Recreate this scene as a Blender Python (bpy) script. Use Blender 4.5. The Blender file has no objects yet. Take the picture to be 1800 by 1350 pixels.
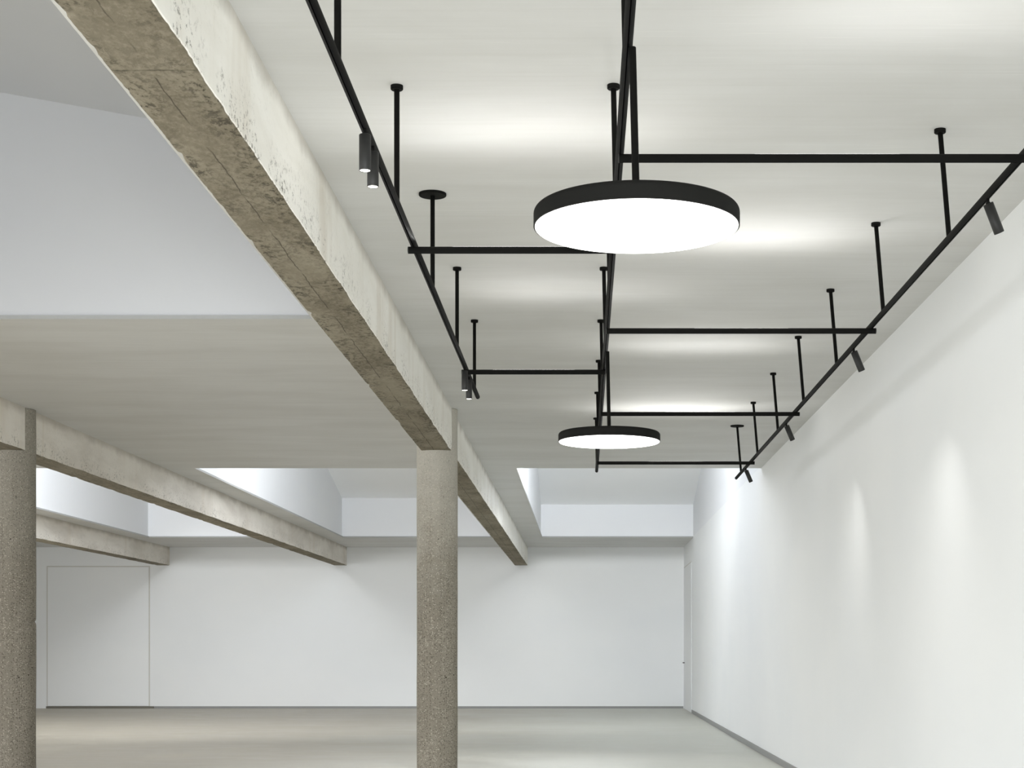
import bpy, bmesh, math, random
from mathutils import Vector, Matrix, noise

random.seed(4)
S = bpy.context.scene
COL = S.collection
PI = math.pi

# ------------------------------------------------------------------ measures (metres)
EYE = 1.5                 # camera height
CEIL = EYE + 2.62         # underside of the slab
SOFF = EYE + 2.155        # underside of the beams
RAIL = EYE + 2.07         # centre line of the lighting rails
BARZ = RAIL - 0.0345       # cross bars hang just under the rails
YB = 40.7                 # back wall
YF = -4.0                 # front end of the hall, behind the viewer
XR = 2.56                 # right wall
XL = -15.6                # left wall
RL, RC, RR = -0.868, 0.15, 1.84   # rails
COLY = 17.4               # row of columns

# ------------------------------------------------------------------ node helpers
class NT:
    def __init__(s, name):
        s.m = bpy.data.materials.new(name)
        s.m.use_nodes = True
        s.t = s.m.node_tree
        s.b = s.t.nodes['Principled BSDF']
        s.tc = s.n('ShaderNodeTexCoord')
    def n(s, typ, **kw):
        nd = s.t.nodes.new(typ)
        for k, v in kw.items(): setattr(nd, k, v)
        return nd
    def put(s, sock, v):
        if isinstance(v, bpy.types.NodeSocket): s.t.links.new(v, sock)
        else: sock.default_value = v
    def co(s, scale=(1, 1, 1), loc=(0, 0, 0)):
        mp = s.n('ShaderNodeMapping')
        s.t.links.new(s.tc.outputs['Object'], mp.inputs['Vector'])
        mp.inputs['Scale'].default_value = scale
        mp.inputs['Location'].default_value = loc
        return mp.outputs[0]
    def noise(s, vec, scale, detail=4, rough=0.55, dist=0.0):
        nd = s.n('ShaderNodeTexNoise')
        s.put(nd.inputs['Vector'], vec); s.put(nd.inputs['Scale'], scale)
        nd.inputs['Detail'].default_value = detail
        nd.inputs['Roughness'].default_value = rough
        nd.inputs['Distortion'].default_value = dist
        return nd.outputs['Fac']
    def voro(s, vec, scale, out='Distance', feature='F1'):
        nd = s.n('ShaderNodeTexVoronoi', feature=feature)
        s.put(nd.inputs['Vector'], vec); s.put(nd.inputs['Scale'], scale)
        return nd.outputs[out]
    def ramp(s, fac, a, b, lo=0.0, hi=1.0):
        nd = s.n('ShaderNodeMapRange', clamp=True)
        nd.interpolation_type = 'SMOOTHSTEP'
        s.put(nd.inputs['Value'], fac)
        nd.inputs['From Min'].default_value = a; nd.inputs['From Max'].default_value = b
        nd.inputs['To Min'].default_value = lo; nd.inputs['To Max'].default_value = hi
        return nd.outputs['Result']
    def math(s, op, a, b=0.0, c=0.0):
        nd = s.n('ShaderNodeMath', operation=op)
        s.put(nd.inputs[0], a); s.put(nd.inputs[1], b); s.put(nd.inputs[2], c)
        return nd.outputs[0]
    def mix(s, fac, a, b, mode='MIX'):
        nd = s.n('ShaderNodeMix', data_type='RGBA', blend_type=mode)
        s.put(nd.inputs[0], fac); s.put(nd.inputs[6], a); s.put(nd.inputs[7], b)
        return nd.outputs[2]
    def sep(s):
        nd = s.n('ShaderNodeSeparateXYZ')
        s.t.links.new(s.tc.outputs['Object'], nd.inputs[0])
        return nd.outputs
    def bump(s, h, strength=0.3, dist=0.01):
        nd = s.n('ShaderNodeBump')
        nd.inputs['Strength'].default_value = strength
        nd.inputs['Distance'].default_value = dist
        s.put(nd.inputs['Height'], h)
        s.t.links.new(nd.outputs[0], s.b.inputs['Normal'])
    def fin(s, col, rough=0.6, spec=0.3, metal=0.0):
        s.put(s.b.inputs['Base Color'], col)
        s.put(s.b.inputs['Roughness'], rough)
        s.b.inputs['Specular IOR Level'].default_value = spec
        s.b.inputs['Metallic'].default_value = metal
        return s.m

def c(r, g, b): return (r, g, b, 1.0)
def srgb(r, g, b):
    f = lambda v: ((v/255 + 0.055)/1.055)**2.4 if v/255 > 0.04045 else v/255/12.92
    return (f(r), f(g), f(b), 1.0)

# ------------------------------------------------------------------ materials
def mat_wall(name, base, var):
    t = NT(name)
    f = t.noise(t.co((0.35, 0.35, 0.5)), 1.0, 3)
    g = t.noise(t.co(), 9.0, 4)
    col = t.mix(t.ramp(f, 0.3, 0.7), base, var)
    t.bump(g, 0.06, 0.01)
    return t.fin(col, 0.75, 0.15)

def mat_ceiling():
    t = NT('skimmed_slab')
    streak = t.noise(t.co((0.55, 26, 1)), 1.0, 3, 0.6)
    wide = t.noise(t.co((0.5, 1.6, 1)), 1.0, 4, 0.6, 0.4)
    fine = t.noise(t.co((2.2, 90, 1), (3, 1, 0)), 1.0, 2, 0.5)
    base = t.mix(t.ramp(wide, 0.3, 0.7), c(0.60, 0.597, 0.582), c(0.655, 0.655, 0.645))
    k = t.ramp(streak, 0.45, 0.75)
    col = t.mix(t.math('MULTIPLY', k, 0.2), base, c(0.54, 0.535, 0.51))
    k2 = t.math('MULTIPLY', t.ramp(fine, 0.6, 0.8), t.ramp(wide, 0.5, 0.62))
    col = t.mix(t.math('MULTIPLY', k2, 0.5), col, c(0.80, 0.79, 0.77))
    t.bump(t.math('ADD', streak, t.math('MULTIPLY', fine, 0.4)), 0.07, 0.01)
    return t.fin(col, 0.7, 0.2)

def mat_floor():
    t = NT('polished_concrete')
    x, y, z = t.sep()
    big = t.noise(t.co((0.25, 0.5, 1)), 1.0, 5, 0.6, 0.6)
    med = t.noise(t.co((1.0, 1.5, 1)), 1.0, 5, 0.65, 0.8)
    side = t.ramp(t.math('ADD', x, t.math('MULTIPLY', big, 6.0)), -2.5, 4.5)
    warm = t.mix(t.ramp(med, 0.3, 0.7), c(0.40, 0.365, 0.30), c(0.45, 0.415, 0.345))
    cool = t.mix(t.ramp(med, 0.3, 0.7), c(0.50, 0.50, 0.44), c(0.56, 0.56, 0.50))
    col = t.mix(side, warm, cool)
    r = t.ramp(med, 0.3, 0.7, 0.34, 0.5)
    t.bump(t.noise(t.co(), 14, 4), 0.04, 0.01)
    return t.fin(col, r, 0.35)

def mat_beam_face(name, bright, stain):
    t = NT(name)
    x, y, z = t.sep()
    big = t.noise(t.co((0.5, 0.55, 2.2)), 1.0, 5, 0.6, 0.5)
    drip = t.noise(t.co((1, 2.4, 0.35)), 1.0, 4, 0.6, 0.3)
    col = t.mix(t.ramp(big, 0.35, 0.7), bright, stain)
    col = t.mix(t.math('MULTIPLY', t.ramp(drip, 0.5, 0.8), 0.45), col, c(0.62, 0.55, 0.45))
    # pits gather near the lower arris
    low = t.ramp(z, SOFF + 0.02, SOFF + 0.26, 1.0, 0.12)
    p1 = t.noise(t.co((1, 0.8, 1)), 34.0, 7, 0.8)
    p2 = t.noise(t.co(), 3.2, 3)
    pit = t.math('MULTIPLY', t.ramp(p1, 0.54, 0.60), t.math('MULTIPLY', t.ramp(p2, 0.38, 0.58), low))
    col = t.mix(t.math('MULTIPLY', pit, 0.8), col, c(0.13, 0.12, 0.09))
    # run of grime just under the slab
    edge = t.noise(t.co((1, 1.1, 1)), 2.0, 4, 0.6)
    top = t.math('MULTIPLY', t.ramp(t.math('ADD', z, t.math('MULTIPLY', edge, 0.16)), CEIL - 0.03, CEIL + 0.09), 0.6)
    col = t.mix(top, col, c(0.36, 0.33, 0.28))
    t.bump(t.math('SUBTRACT', t.math('MULTIPLY', p1, 0.5), t.math('MULTIPLY', pit, 1.5)), 0.35, 0.012)
    return t.fin(col, 0.85, 0.15)

def mat_beam_soffit(name, xc):
    t = NT(name)
    x, y, z = t.sep()
    big = t.noise(t.co((2.4, 0.8, 1)), 1.0, 5, 0.6, 0.5)
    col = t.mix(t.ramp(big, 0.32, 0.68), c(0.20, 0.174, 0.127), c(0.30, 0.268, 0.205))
    p1 = t.noise(t.co((1, 0.6, 1)), 30.0, 7, 0.8)
    p3 = t.noise(t.co((1, 0.6, 1), (4, 2, 0)), 11.0, 7, 0.8, 0.6)
    p2 = t.noise(t.co((2, 0.9, 1)), 1.7, 3)
    # pits are thickest along both arrises
    dx = t.math('ABSOLUTE', t.math('SUBTRACT', x, xc))
    ed = t.ramp(dx, 0.02, 0.16, 0.35, 1.0)
    pit = t.math('MULTIPLY', t.math('MAXIMUM', t.ramp(p1, 0.53, 0.58), t.ramp(p3, 0.57, 0.60)), t.math('MULTIPLY', t.ramp(p2, 0.36, 0.58, 0.12, 1.0), ed))
    col = t.mix(t.ramp(p1, 0.36, 0.5, 0.22, 0.0), col, c(0.45, 0.41, 0.33))
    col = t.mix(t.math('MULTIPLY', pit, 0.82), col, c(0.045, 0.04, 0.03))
    # lines left by the shuttering boards: one along, one across
    wob = t.math('MULTIPLY', t.math('SUBTRACT', t.noise(t.co((1, 1, 1)), 6.0, 3), 0.5), 0.03)
    ln = t.math('ABSOLUTE', t.math('ADD', t.math('SUBTRACT', x, xc - 0.015), wob))
    brk = t.ramp(t.noise(t.co((1, 0.9, 1)), 2.0, 3), 0.38, 0.5)
    line = t.math('MULTIPLY', t.ramp(ln, 0.001, 0.005, 1.0, 0.0), brk)
    col = t.mix(t.math('MULTIPLY', line, 0.8), col, c(0.07, 0.06, 0.045))
    wy = t.math('MULTIPLY', t.math('SUBTRACT', t.noise(t.co(), 9.0, 3), 0.5), 0.05)
    ly = t.math('ABSOLUTE', t.math('ADD', t.math('SUBTRACT', y, 5.93), wy))
    col = t.mix(t.math('MULTIPLY', t.ramp(ly, 0.002, 0.010, 1.0, 0.0), t.ramp(t.noise(t.co((1, 1, 1)), 5.0, 3), 0.4, 0.6, 0.1, 0.75)), col, c(0.08, 0.07, 0.05))
    t.bump(t.math('SUBTRACT', t.math('MULTIPLY', p1, 0.6), t.math('MULTIPLY', pit, 1.8)), 0.5, 0.015)
    return t.fin(col, 0.9, 0.1)

def mat_column(name, k=1.0, lit_head=0.7):
    t = NT(name)
    x, y, z = t.sep()
    big = t.noise(t.co((1.5, 1.5, 0.6)), 1.0, 4, 0.6, 0.4)
    base = t.mix(t.ramp(big, 0.3, 0.7), c(0.27*k, 0.245*k, 0.20*k), c(0.36*k, 0.33*k, 0.275*k))
    cell = t.voro(t.co(), 76.0, 'Color')
    sx = t.n('ShaderNodeSeparateColor'); t.t.links.new(cell, sx.inputs[0])
    dist = t.voro(t.co(), 76.0)
    blob = t.ramp(dist, 0.36, 0.50, 1.0, 0.0)
    lite = t.math('MULTIPLY', blob, t.ramp(sx.outputs[0], 0.70, 0.78))
    dark = t.math('MULTIPLY', blob, t.ramp(sx.outputs[1], 0.52, 0.60))
    col = t.mix(t.math('MULTIPLY', lite, 0.8), base, c(0.60*k, 0.55*k, 0.46*k))
    col = t.mix(t.math('MULTIPLY', dark, 0.75), col, c(0.075*k, 0.062*k, 0.048*k))
    hole = t.voro(t.co((1, 1, 1), (0.3, 0.1, 0.7)), 15.0)
    hm = t.math('MULTIPLY', t.ramp(hole, 0.10, 0.17, 1.0, 0.0), t.ramp(t.noise(t.co(), 4.0, 2), 0.45, 0.6))
    col = t.mix(hm, col, c(0.06, 0.05, 0.04))
    grain = t.noise(t.co(), 130.0, 3, 0.7)
    col = t.mix(t.ramp(grain, 0.35, 0.7, 0.0, 0.35), col, c(0.12*k, 0.105*k, 0.08*k))
    # paler head of the shaft: light falling there, painted into the colour
    head = t.ramp(t.math('ADD', z, t.math('MULTIPLY', t.noise(t.co(), 3.0, 4), 1.6)), 2.6, 4.9)
    col = t.mix(t.math('MULTIPLY', head, lit_head), col, c(0.60*k, 0.58*k, 0.52*k))
    t.bump(t.math('SUBTRACT', grain, hm), 0.4, 0.01)
    return t.fin(col, 0.9, 0.12)

def mat_plain(name, col, rough, spec=0.4, metal=0.0, em=None):
    t = NT(name)
    f = t.noise(t.co(), 40.0, 2)
    cc = t.mix(t.math('MULTIPLY', f, 0.25), col, c(col[0]*1.25, col[1]*1.25, col[2]*1.25))
    m = t.fin(cc, rough, spec, metal)
    if em:
        t.b.inputs['Emission Color'].default_value = em[0]
        t.b.inputs['Emission Strength'].default_value = em[1]
    return m

M_WALL = mat_wall('white_plaster', c(0.84, 0.85, 0.852), c(0.81, 0.825, 0.835))
M_SHAFT = mat_wall('shaft_plaster', c(0.79, 0.80, 0.82), c(0.77, 0.785, 0.81))
M_ROOF = mat_wall('rooflight_lining', c(0.93, 0.94, 0.95), c(0.91, 0.925, 0.94))
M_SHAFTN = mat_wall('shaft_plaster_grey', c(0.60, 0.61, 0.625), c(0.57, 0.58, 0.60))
M_CEIL = mat_ceiling()
M_FLOOR = mat_floor()
M_FACE = mat_beam_face('beam_face_concrete', c(0.95, 0.935, 0.885), c(0.88, 0.86, 0.80))
M_FACE2 = mat_beam_face('beam_face_concrete_grey', c(0.81, 0.775, 0.715), c(0.66, 0.62, 0.56))
M_COL = mat_column('aggregate_concrete', 1.0, 0.68)
M_COL2 = mat_column('aggregate_concrete_darker', 0.8, 0.25)
M_BLACK = mat_plain('black_powder_coat', c(0.011, 0.011, 0.010), 0.6, 0.03)
M_GREY = mat_plain('anthracite_powder_coat', c(0.022, 0.022, 0.021), 0.5, 0.25)
M_SKIRT = mat_plain('grey_skirting_paint', c(0.27, 0.27, 0.265), 0.6)
M_SEAM = mat_plain('shadow_gap_grey', c(0.60, 0.59, 0.56), 0.8)
M_SILL = mat_plain('dark_sill', c(0.16, 0.15, 0.125), 0.8)
M_DIFF = mat_plain('opal_diffuser', c(0.9, 0.9, 0.88), 0.5, 0.3, 0.0, (c(1.0, 0.985, 0.95), 4.5))
M_LENS = mat_plain('lit_lens', c(0.9, 0.9, 0.88), 0.4, 0.3, 0.0, (c(1.0, 0.97, 0.90), 6.0))

# ------------------------------------------------------------------ object helpers
def obj(name, bm, mats, parent=None, loc=None):
    me = bpy.data.meshes.new(name)
    bm.normal_update()
    bm.to_mesh(me); bm.free()
    for m in (mats if isinstance(mats, (list, tuple)) else [mats]): me.materials.append(m)
    o = bpy.data.objects.new(name, me)
    COL.objects.link(o)
    if parent is not None: o.parent = parent
    if loc is not None: o.location = loc
    return o

def empty(name, loc, label, cat, group=None):
    o = bpy.data.objects.new(name, None)
    COL.objects.link(o)
    o.location = loc
    o.empty_display_size = 0.1
    tag(o, label, cat, group)
    return o

def tag(o, label, cat, group=None):
    o['label'] = label; o['category'] = cat
    if group: o['group'] = group

def struct(o): o['kind'] = 'structure'; return o

def box(bm, x0, x1, y0, y1, z0, z1, bevel=0.0):
    r = bmesh.ops.create_cube(bm, size=1.0)
    for v in r['verts']:
        v.co = Vector(((x0+x1)/2 + v.co.x*(x1-x0), (y0+y1)/2 + v.co.y*(y1-y0), (z0+z1)/2 + v.co.z*(z1-z0)))
    if bevel:
        es = list({e for v in r['verts'] for e in v.link_edges})
        bmesh.ops.bevel(bm, geom=es, offset=bevel, segments=2, affect='EDGES', profile=0.5)
    return bm

def frame(d):
    d = d.normalized()
    u = d.cross(Vector((0, 0, 1)))
    if u.length < 1e-4: u = Vector((1, 0, 0))
    u.normalize()
    return u, d.cross(u).normalized()

def lathe_along(bm, p, d, prof, n=32):
    """prof: list of (distance along d, radius); closes with a centre point when radius is 0."""
    p = Vector(p); d = Vector(d).normalized(); u, w = frame(d)
    rings = []
    for t, r in prof:
        if r <= 1e-6: rings.append([bm.verts.new(p + d*t)])
        else: rings.append([bm.verts.new(p + d*t + (u*math.cos(2*PI*k/n) + w*math.sin(2*PI*k/n))*r) for k in range(n)])
    for a, b, (ta, ra), (tb, rb) in zip(rings, rings[1:], prof, prof[1:]):
        flat = abs(tb-ta) < 1e-6
        for k in range(n):
            k2 = (k+1) % n
            if len(a) == 1 and len(b) == 1: continue
            if len(a) == 1: f = bm.faces.new((a[0], b[k2], b[k]))
            elif len(b) == 1: f = bm.faces.new((a[k], a[k2], b[0]))
            else: f = bm.faces.new((a[k], a[k2], b[k2], b[k]))
            f.smooth = not flat
    bmesh.ops.recalc_face_normals(bm, faces=bm.faces[:])
    return bm

def tube(bm, a, b, r, n=24, ch=0.0015):
    a = Vector(a); b = Vector(b); L = (b-a).length
    # doubled rings keep the shading of the flat ends clean
    return lathe_along(bm, a, b-a, [(0, 0), (0, r-ch), (ch, r), (ch, r), (L-ch, r), (L-ch, r), (L, r-ch), (L, 0)], n)

# ------------------------------------------------------------------ the hall
bm = bmesh.new(); box(bm, XL-0.2, XR+0.2, YF, YB+0.2, -0.2, 0.0); struct(obj('floor', bm, M_FLOOR))

OPEN = [   # roof lights cut in the slab: x0, x1, y0, y1
    (-5.62, -2.15, 2.2, 12.62),
    (-5.62, -2.15, 23.0, 37.2),
    (-0.97, XR, 23.0, 37.2),
    (-10.15, -6.80, 23.0, 37.2),
    (-10.15, -6.80, 2.2, 12.62),
]
LIP = 0.03
def slab():
    bm = bmesh.new()
    xs = sorted({XL-0.2, XR} | {o[0] for o in OPEN} | {o[1] for o in OPEN})
    ys = sorted({YF, YB+0.2} | {o[2] for o in OPEN} | {o[3] for o in OPEN})
    def hole(i, j):
        if not (0 <= i < len(xs)-1 and 0 <= j < len(ys)-1): return None
        x = (xs[i]+xs[i+1])/2; y = (ys[j]+ys[j+1])/2
        return any(o[0] < x < o[1] and o[2] < y < o[3] for o in OPEN)
    V = {}
    def vt(i, j, k):
        if (i, j, k) not in V: V[i, j, k] = bm.verts.new((xs[i], ys[j], CEIL + k*LIP))
        return V[i, j, k]
    for i in range(len(xs)-1):
        for j in range(len(ys)-1):
            if hole(i, j): continue
            bm.faces.new((vt(i, j, 0), vt(i, j+1, 0), vt(i+1, j+1, 0), vt(i+1, j, 0)))
            bm.faces.new((vt(i, j, 1), vt(i+1, j, 1), vt(i+1, j+1, 1), vt(i, j+1, 1)))
            for (di, dj, a, b) in ((-1, 0, (0, 0), (0, 1)), (1, 0, (1, 1), (1, 0)), (0, -1, (1, 0), (0, 0)), (0, 1, (0, 1), (1, 1))):
                if hole(i+di, j+dj) is not False:
                    f = bm.faces.new((vt(i+a[0], j+a[1], 0), vt(i+b[0], j+b[1], 0), vt(i+b[0], j+b[1], 1), vt(i+a[0], j+a[1], 1)))
                    f.material_index = 1
    bmesh.ops.recalc_face_normals(bm, faces=bm.faces[:])
    return bm
M_EDGE = mat_plain('slab_edge_grey', c(0.36, 0.365, 0.36), 0.8)
struct(obj('ceiling', slab(), [M_CEIL, M_EDGE]))

def wall(name, x0, x1, y0, y1, z0, z1, m=None):
    bm = bmesh.new(); box(bm, x0, x1, y0, y1, z0, z1)
    return struct(obj(name, bm, m or M_WALL))
wall('wall_back', XL-0.2, XR+0.2, YB, YB+0.2, 0, CEIL)
wall('wall_right', XR, XR+0.2, YF, YB, 0, CEIL + LIP)
wall('wall_left', XL-0.2, XL, YF, YB, 0, CEIL)

# light wells above the openings: four plaster sides and a raking roof
def well(name, o, roof, m=None):
    x0, x1, y0, y1 = o
    e = 0.0 if x1 >= XR else 0.03
    x0 -= 0.03; x1 += e; y0 -= 0.03; y1 += 0.03
    z0 = CEIL + LIP
    bm = bmesh.new()
    P = [(x0, y0), (x1, y0), (x1, y1), (x0, y1)]
    lo = [bm.verts.new((x, y, z0)) for x, y in P]
    hi = [bm.verts.new((x, y, roof(x, y))) for x, y in P]
    for k in range(4):
        bm.faces.new((lo[k], lo[(k+1) % 4], hi[(k+1) % 4], hi[k]))
    bm.faces.new(hi).material_index = 1
    bmesh.ops.recalc_face_normals(bm, faces=bm.faces[:])
    for f in bm.faces: f.normal_flip()
    return struct(obj(name, bm, [m or M_SHAFT, M_ROOF if m is None else m]))
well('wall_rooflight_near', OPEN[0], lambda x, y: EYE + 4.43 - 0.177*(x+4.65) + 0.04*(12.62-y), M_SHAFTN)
well('wall_rooflight_middle', OPEN[1], lambda x, y: EYE + 3.55 + 0.22*(37.2-y))
well('wall_rooflight_right', OPEN[2], lambda x, y: EYE + 3.40 + 0.22*(37.2-y))
well('wall_rooflight_left', OPEN[3], lambda x, y: EYE + 3.55 + 0.22*(37.2-y))
well('wall_rooflight_side', OPEN[4], lambda x, y: EYE + 4.43 + 0.04*(12.62-y))

def skirt(name, x0, x1, y0, y1, z1, m=None):
    bm = bmesh.new(); box(bm, x0, x1, y0, y1, 0.0, z1, 0.003); return struct(obj(name, bm, m or M_SKIRT))
skirt('baseboard_back', -10.98, XR-0.015, YB-0.015, YB, 0.055)
skirt('baseboard_right', XR-0.015, XR, YF, 37.6, 0.085)

# wide flush panel door in the back wall
def door_back():
    x0, x1, z1 = -13.72, -11.08, EYE + 2.14
    bm = bmesh.new(); box(bm, x0+0.03, x1-0.03, YB-0.02, YB, 0.06, z1-0.03, 0.004)
    d = struct(obj('door_1', bm, M_WALL))
    bm = bmesh.new()
    box(bm, x0, x0+0.03, YB-0.008, YB, 0.06, z1); box(bm, x1-0.03, x1, YB-0.008, YB, 0.06, z1)
    box(bm, x0+0.03, x1-0.03, YB-0.008, YB, z1-0.03, z1)
    obj('door_frame', bm, M_SEAM, d)
    bm = bmesh.new(); box(bm, x0, x1+0.1, YB-0.06, YB, 0.0, 0.055, 0.004)
    obj('door_sill', bm, M_SILL, d)
door_back()
def door_right():
    y0, y1, z1 = 37.75, 40.55, EYE + 2.07
    bm = bmesh.new(); box(bm, XR-0.012, XR, y0, y1, 0.03, z1, 0.003)
    d = struct(obj('door_2', bm, M_WALL))
    bm = bmesh.new(); box(bm, XR-0.006, XR, y0, y1+0.03, z1, z1+0.025); box(bm, XR-0.006, XR, y1, y1+0.03, 0.03, z1)
    obj('door_frame', bm, M_SEAM, d)
    bm = bmesh.new()
    tube(bm, (XR-0.01, 40.2, 1.17), (XR-0.06, 40.2, 1.17), 0.012, 12)
    tube(bm, (XR-0.055, 40.21, 1.17), (XR-0.055, 40.05, 1.17), 0.011, 12)
    obj('door_handle', bm, M_GREY, d)
door_right()

# ------------------------------------------------------------------ beams and columns
def beam(xr, w, m_face, seed):
    """rough cast beam, right face at xr, running the length of the hall; cross-section lofted with worn arrises"""
    bm = bmesh.new()
    xl = xr - w; ch = 0.009
    sec = []                                   # (x, z, edge weight)
    def seg(a, b, n):
        for k in range(n):
            t = k/n; sec.append((a[0]+(b[0]-a[0])*t, a[1]+(b[1]-a[1])*t))
    seg((xr, CEIL), (xr, SOFF+ch), 8); seg((xr, SOFF+ch), (xr-ch, SOFF), 2)
    seg((xr-ch, SOFF), (xl+ch, SOFF), 8); seg((xl+ch, SOFF), (xl, SOFF+ch), 2)
    seg((xl, SOFF+ch), (xl, CEIL), 4); sec.append((xl, CEIL))
    ys = []
    y = 3.2
    while y < YB: ys.append(y); y += 0.02 if y < 10 else (0.04 if y < 18 else 0.14)
    ys.append(YB)
    rings = []
    for y in ys:
        ring = []
        for (x, z) in sec:
            co = Vector((x, y, z))
            amp = 0.004
            arris = min((Vector((x, z)) - Vector((ex, SOFF))).length for ex in (xl, xr))
            if arris < 0.03:
                chip = noise.noise(Vector((y*21.0, x*3+seed, z*3)))*0.004 + noise.noise(Vector((y*5.3, x+seed*2, 5)))*0.004
                big = max(0.0, noise.noise(Vector((y*5.1, seed*5+x*2, 1.5))) - 0.3)*0.03
                dirx = 1 if abs(x-xl) < abs(x-xr) else -1
                co.x += dirx*(chip+big); co.z += abs(chip)+big*0.7
            if z < CEIL-0.01:
                d = noise.noise(co*Vector((3, 1.2, 3)).length*0.6 + Vector((seed, 0, 0)))*amp
                co.x += d if abs(x-xr) < 0.02 else (-d if abs(x-xl) < 0.02 else 0)
                if abs(z-SOFF) < 0.02: co.z += d
            ring.append(bm.verts.new(co))
        rings.append(ring)
    n = len(sec)
    for a, b in zip(rings, rings[1:]):
        for k in range(n-1):
            f = bm.faces.new((a[k], a[k+1], b[k+1], b[k]))
            f.smooth = True
            f.material_index = 1 if 9 <= k < 20 else 0
        f = bm.faces.new((a[n-1], a[0], b[0], b[n-1]))
    bm.faces.new(rings[0]); bm.faces.new(list(reversed(rings[-1])))
    bmesh.ops.recalc_face_normals(bm, faces=bm.faces[:])
    o = obj('concrete_beam', bm, [m_face, mat_beam_soffit('beam_soffit_concrete', xr-w/2)])
    # keep the arris crisp between face and soffit
    for e in o.data.edges: pass
    o.data.set_sharp_from_angle(angle=math.radians(38))
    return o
b1 = beam(-1.432, 0.333, M_FACE, 1.3)
tag(b1, 'long rough concrete beam running overhead to the round column in the middle', 'beam', 'concrete roof beams')
b2 = beam(-6.05, 0.333, M_FACE2, 7.7)
tag(b2, 'concrete beam carried by the dark column at the left edge of the photo', 'beam', 'concrete roof beams')
b3 = beam(-10.58, 0.333, M_FACE2, 13.1)
tag(b3, 'pale concrete beam ending above the wide flush door, farthest left', 'beam', 'concrete roof beams')

def column(x, m, seed, notch=None):
    bm = bmesh.new()
    r0 = 0.222; n = 72; nz = 280
    rings = []
    for j in range(nz+1):
        z = CEIL*j/nz
        ring = []
        for k in range(n):
            a = 2*PI*k/n
            r = r0 + noise.noise(Vector((math.cos(a)*2.2+seed, math.sin(a)*2.2, z*2.0)))*0.0035
            if notch:
                da = (a - notch[1] + PI) % (2*PI) - PI
                zz = notch[0] + 0.02*noise.noise(Vector((a*6, 0, 0)))
                wgt = max(0.0, 1-abs(da)/0.8)
                r -= 0.026*wgt**0.6*math.exp(-((z-zz)/0.018)**2)
            ring.append(bm.verts.new((r*math.cos(a), r*math.sin(a), z)))
        rings.append(ring)
    for a, b in zip(rings, rings[1:]):
        for k in range(n):
            f = bm.faces.new((a[k], a[(k+1) % n], b[(k+1) % n], b[k])); f.smooth = True
    bm.faces.new(list(reversed(rings[0]))); bm.faces.new(rings[-1])
    bmesh.ops.recalc_face_normals(bm, faces=bm.faces[:])
    return obj('concrete_column', bm, m, None, (x, COLY, 0))
c1 = column(-1.600, M_COL, 2.0)
tag(c1, 'round speckled concrete column standing in the middle of the hall', 'column', 'round concrete columns')
c2 = column(-6.215, M_COL2, 9.0, (EYE + (1142-1092)*17.3/2800, -0.05))
tag(c2, 'dark speckled concrete column with a chipped joint, cut off by the left edge', 'column', 'round concrete columns')

# ------------------------------------------------------------------ lighting rails on ceiling rods
ROD = 0.0128; TUB = 0.0178
def canopy_bm(x, y, r, h):
    bm = bmesh.new()
    lathe_along(bm, (x, y, CEIL), (0, 0, -1), [(0, 0), (0, r), (0.001, r), (h-0.003, r), (h-0.003, r), (h, r-0.003), (h, r-0.003), (h, ROD)], 40)
    return bm
def rail(x, y0, y1, rods, lean, label):
    root = empty('track_rail', (x, y0, RAIL), label, 'lighting rail', 'black lighting rails under the ceiling')
    bm = bmesh.new(); tube(bm, (0, 0, 0), (0, y1-y0, 0), TUB, 28, 0.002)
    obj('rail_tube', bm, M_BLACK, root)
    inv = Matrix.Translation((-x, -y0, -RAIL))
    for (y, big) in rods:
        bm = bmesh.new()
        tube(bm, (x-lean, y, CEIL-0.002), (x, y, RAIL), ROD, 20)
        bmesh.ops.transform(bm, matrix=inv, verts=bm.verts)
        r = obj('suspension_rod', bm, M_BLACK, root)
        bm = canopy_bm(x-lean, y, 0.079 if big else 0.029, 0.014 if big else 0.02)
        bmesh.ops.transform(bm, matrix=inv, verts=bm.verts)
        obj('ceiling_canopy', bm, M_BLACK, r)
    return root
rail(RL, 3.6, 13.05, [(5.62, 0), (7.40, 0), (9.15, 1), (10.92, 0), (12.66, 0)], 0.0,
     'black tubular lighting rail nearest the long beam, carrying two pairs of spotlights')
rail(RC, 3.6, 18.46, [(5.62, 0), (7.39, 0), (9.15, 0), (10.92, 0), (12.66, 0), (14.42, 0), (16.2, 0), (18.0, 0)], 0.012,
     'black tubular lighting rail in the middle, with the two round pendants under it')
rail(RR, 4.6, 19.22, [(8.02, 0), (9.78, 0), (11.58, 0), (13.32, 0), (15.08, 0), (16.85, 0), (18.62, 1)], 0.046,
     'black tubular lighting rail along the white right wall, carrying tilted spotlights')

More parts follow.
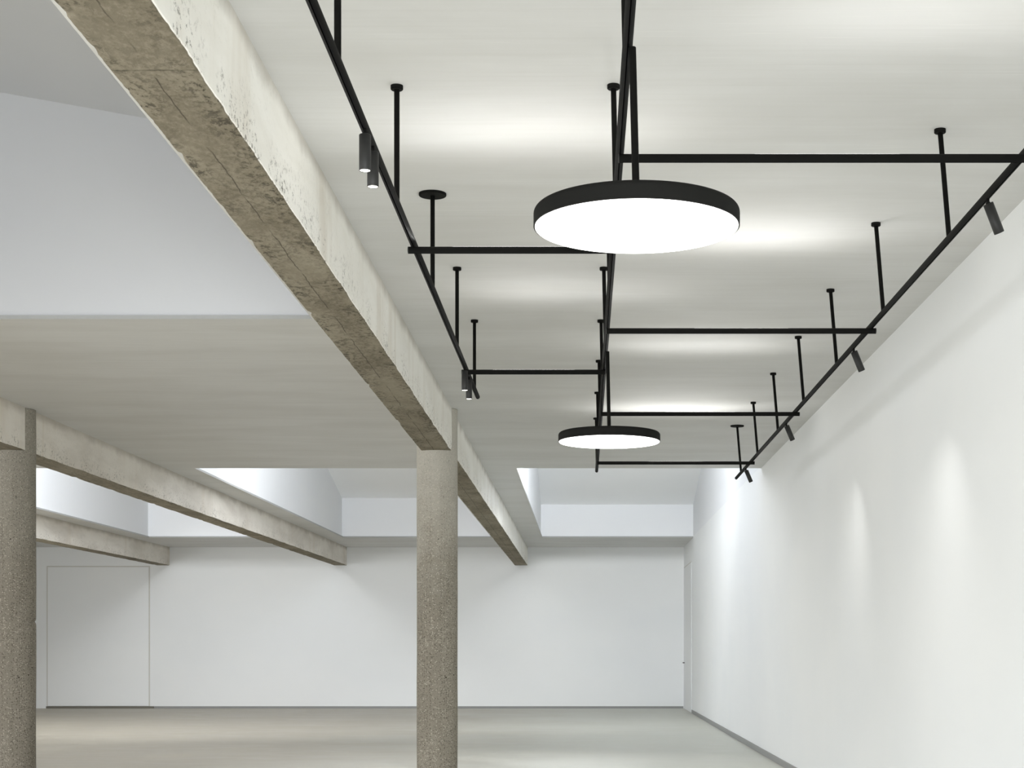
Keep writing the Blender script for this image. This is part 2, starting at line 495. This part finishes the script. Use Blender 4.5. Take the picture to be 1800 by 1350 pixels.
# cross bars: straight tubes with an upward light slot
UP = []
def bar(x0, x1, y, label):
    root = empty('hanging_light_bar', ((x0+x1)/2, y, BARZ), label, 'light bar', 'black cross bars between the rails')
    h = (x1-x0)/2
    bm = bmesh.new(); tube(bm, (-h+0.003, 0, 0), (h-0.003, 0, 0), TUB, 28, 0.001)
    obj('bar_tube', bm, M_BLACK, root)
    for s in (-1, 1):
        bm = bmesh.new(); lathe_along(bm, (s*(h-0.003), 0, 0), (s, 0, 0), [(0, 0), (0, TUB+0.0006), (0.004, TUB+0.0006), (0.004, TUB), (0.005, TUB-0.002), (0.005, 0)], 28)
        obj('end_cap', bm, M_GREY, root)
    bm = bmesh.new(); box(bm, -0.3, 0.3, -0.0055, 0.0055, TUB-0.004, TUB-0.0008)
    obj('uplight_diffuser', bm, M_DIFF, root)
    return root
bar(RC-0.005, RR+0.03, 6.60, 'nearest and thickest cross bar, running to the right edge above the large round pendant')
bar(RL-0.026, RC+0.01, 8.117, 'cross bar whose free end crosses the left rail beside the wide round ceiling rose')
bar(RC-0.005, RR+0.026, 10.175, 'long cross bar joining the right rail just below the large pendant')
bar(RL-0.026, RC+0.01, 11.68, 'cross bar at the far end of the left rail, meeting a pair of spotlights')
bar(RC-0.005, RR+0.024, 13.76, 'long cross bar to the right rail just above the small far pendant')
bar(RC-0.005, RR+0.022, 17.37, 'farthest cross bar, just below the small pendant at the end of the rails')

# round pendants
def pendant(x, y, zb, lean, label):
    root = empty('disc_pendant', (x, y, zb), label, 'pendant lamp', 'round disc pendants')
    R = 0.351; h = 0.064
    bm = bmesh.new()
    prof = [(0, R-0.006), (0, R), (0.0005, R), (h-0.022, R)]
    for k in range(1, 9):
        a = k/8*PI/2; prof.append((h-0.022+0.022*math.sin(a), R-0.022+0.022*math.cos(a)))
    prof += [(h, 0.03), (h, 0)]
    lathe_along(bm, (0, 0, 0), (0, 0, 1), prof, 128)
    obj('shade', bm, M_BLACK, root)
    bm = bmesh.new()
    r = R-0.005; pr = [(0.004, r), (-0.002, r), (-0.005, r-0.004), (-0.007, r-0.02), (-0.008, r*0.6), (-0.008, 0)]
    lathe_along(bm, (0, 0, 0), (0, 0, 1), pr, 128)
    obj('diffuser', bm, M_DIFF, root)
    bm = bmesh.new(); tube(bm, (-lean, 0, RAIL-zb-TUB+0.0015), (0, 0, h-0.004), 0.0125, 20)
    obj('stem', bm, M_BLACK, root)
    bm = bmesh.new(); lathe_along(bm, (0, 0, h), (0, 0, 1), [(0, 0), (0, 0.028), (0.008, 0.028), (0.010, 0.024), (0.010, 0.0125)], 32)
    obj('stem_collar', bm, M_BLACK, root)
    return root
pendant(0.180, 5.43, EYE+1.44, 0.014, 'large near disc pendant, black rim and glowing white underside')
pendant(0.176, 10.97, EYE+1.432, 0.012, 'small-looking far disc pendant with glowing underside, above the back wall')

# spotlights
def spot(x, y, tilt, label, group):
    """cylinder on a short knuckle under the rail; tilt leans it towards the right wall"""
    root = empty('spotlight', (x, y, RAIL-TUB), label, 'spotlight', group)
    d = Vector((math.sin(tilt), 0.5*math.sin(tilt), -math.cos(tilt))).normalized()
    bm = bmesh.new(); tube(bm, (0, 0, 0.003), (0, 0, -0.022), 0.007, 16)
    lathe_along(bm, (0, -0.009, -0.022), (0, 1, 0), [(0, 0), (0, 0.009), (0.018, 0.009), (0.018, 0)], 16)
    obj('swivel_stem', bm, M_BLACK, root)
    p = Vector((0, 0, -0.020)) + d*0.002
    L = 0.142; r = 0.0235
    bm = bmesh.new()
    lathe_along(bm, p, d, [(0, 0), (0, r-0.002), (0.002, r), (0.002, r), (L-0.001, r), (L, r-0.0008), (L, r-0.003), (L-0.006, r-0.004)], 40)
    obj('housing', bm, M_GREY, root)
    bm = bmesh.new(); lathe_along(bm, p + d*(L-0.007), d, [(0, 0), (0, r-0.0035), (0.0055, r-0.0032), (0.006, r-0.005), (0.006, 0)], 40)
    obj('lens', bm, M_LENS, root)
    return root, root.location + p + d*(L+0.004)
GL = 'upright spotlights under the left rail'; GR = 'tilted spotlights under the right rail'
spot(RL+0.006, 6.28, 0, 'upright black spotlight under the left rail, larger one of the front pair', GL)
spot(RL+0.008, 6.50, 0, 'upright black spotlight under the left rail, lower one of the front pair', GL)
spot(RL+0.002, 11.60, 0, 'upright black spotlight where the left rail meets a cross bar, clearer of the far pair', GL)
spot(RL+0.004, 12.00, 0, 'upright black spotlight near the left rail end, mostly hidden one of the far pair', GL)
spots_r = []
for y, lab in ((7.25, 'largest tilted black spotlight under the right rail, at the right edge'),
               (10.85, 'tilted black spotlight on the right rail, second of four from the right edge'),
               (14.45, 'small tilted black spotlight under the right rail, third from the right edge'),
               (18.05, 'smallest tilted black spotlight, at the far end of the right rail')):
    spots_r.append(spot(RR, y, math.radians(25), lab, GR)[1])

# ------------------------------------------------------------------ lamps
def aim(o, p, q): o.location = p; o.rotation_euler = (Vector(q)-Vector(p)).to_track_quat('-Z', 'Y').to_euler()
def area(name, p, q, sx, sy, power, col=(1, 1, 1), spread=180):
    l = bpy.data.lights.new(name, 'AREA'); l.shape = 'RECTANGLE'; l.size = sx; l.size_y = sy
    l.energy = power; l.color = col; l.spread = math.radians(spread)
    o = bpy.data.objects.new(name, l); COL.objects.link(o); aim(o, p, q); return o
def spotlamp(name, p, q, power, ang, blend, col=(1, 1, 1), rad=0.02):
    l = bpy.data.lights.new(name, 'SPOT'); l.energy = power; l.spot_size = math.radians(ang); l.spot_blend = blend
    l.color = col; l.shadow_soft_size = rad
    o = bpy.data.objects.new(name, l); COL.objects.link(o); aim(o, p, q); return o

DAY = (0.955, 0.98, 1.0)
COOL = (0.96, 0.98, 1.0)
# daylight in each roof light (lamps at the glazing), plus fills added in the wells
area('daylight_near', (-3.9, 3.2, EYE+4.3), (-3.9, 12.6, EYE+3.0), 3.2, 1.6, 14, DAY)
area('daylight_middle', (-3.6, 24.2, EYE+4.1), (-3.9, 37.2, EYE+2.4), 1.6, 1.0, 52, DAY, 110)
area('fill_middle_up', (-3.7, 24.2, EYE+3.2), (-3.7, 36.0, EYE+4.4), 2.4, 0.5, 68, DAY, 150)  # added fill, brightens the roof of the well
area('daylight_right', (-0.1, 24.0, EYE+3.7), (-0.8, 37.2, EYE+2.6), 1.6, 1.0, 100, DAY, 96)
area('fill_right_up', (0.0, 24.4, EYE+3.4), (-0.1, 34.0, EYE+5.4), 1.3, 0.6, 50, DAY, 140)  # added fill for the roof of the right well
area('daylight_left', (-8.5, 24.2, EYE+4.2), (-8.5, 37.2, EYE+2.4), 2.0, 1.2, 264, DAY, 140)
area('daylight_side', (-8.5, 6.5, EYE+4.4), (-8.5, 7.5, 0), 3.0, 6.0, 364, DAY)
area('fill_near_down', (-3.9, 6.0, EYE+4.0), (-3.4, 8.5, 0), 3.0, 5.0, 220, DAY, 120)  # added fill, raises the bounce off the near floor
area('fill_middle_down', (-3.9, 27.0, EYE+4.0), (-3.6, 15.0, 0), 2.6, 1.2, 55, DAY, 90)  # added fill aimed at the floor for bounce
area('fill_right_down', (-0.1, 27.0, EYE+3.9), (-0.9, 15.0, 0), 1.2, 1.2, 62, DAY, 74)  # added floor fill below the right well
# added fill lamps, no windows there: behind the viewer, near right wall, far left side
area('fill_front', (-2.0, YF+0.1, 1.6), (-2.0, 10, 1.0), 8.5, 2.8, 440, COOL)
area('fill_right_wall', (XR-0.02, 2.4, 1.3), (-1.4, 19.0, 3.6), 9.5, 2.0, 105, COOL, 82)
area('fill_left_side', (XL+0.1, 15.0, 2.0), (10, 15.0, 2.0), 36, 3.4, 1040, COOL)
area('fill_front_left', (-11.0, YF+0.4, 2.2), (2.5, 17, 1.9), 7.0, 3.4, 280, COOL)

# upward light of the cross bars, thrown a little towards the viewer
WARM = (1.0, 0.99, 0.965)
for (x, y, pw) in ((-0.30, 8.10, 1.0), (0.97, 10.16, 1.35), (-0.10, 11.67, 0.85), (1.0, 13.75, 0.85), (1.0, 17.36, 2.0), (1.45, 6.59, 0.5)):
    for k in range(5):                       # five emitters in each bar's light slot
        dx = (k-2)*0.25
        spotlamp('uplight', (x+dx, y, BARZ+TUB+0.03), (x+dx, y-0.22, CEIL), pw*2.7, 176, 1.0, WARM, 0.0)
for p, d, pw in zip(spots_r, (1.0, 1.35, 2.2, 2.2), (2.6, 3.6, 3.8, 0.2)):
    area('spot_beam', p, (p.x+0.12, p.y+d, -0.8), 0.04, 0.04, pw, WARM, 108)

# ------------------------------------------------------------------ world, camera, colour
w = bpy.data.worlds.new('hall_surroundings'); S.world = w; w.use_nodes = True
w.node_tree.nodes['Background'].inputs[0].default_value = (0.9, 0.95, 1.0, 1)
w.node_tree.nodes['Background'].inputs[1].default_value = 0.5

cam = bpy.data.cameras.new('camera'); co = bpy.data.objects.new('camera', cam); COL.objects.link(co)
co.location = (0, 0, EYE); co.rotation_euler = (PI/2, 0, 0)
cam.sensor_width = 36; cam.lens = 2800/1800*36
cam.shift_x = -(1026-900)/1800; cam.shift_y = (1142-675)/1800
cam.clip_start = 0.05; cam.clip_end = 200
S.camera = co
S.view_settings.view_transform = 'Standard'
S.view_settings.look = 'None'
S.view_settings.exposure = 0.22
S.cycles.max_bounces = 14
S.cycles.diffuse_bounces = 9
S.cycles.sample_clamp_indirect = 6
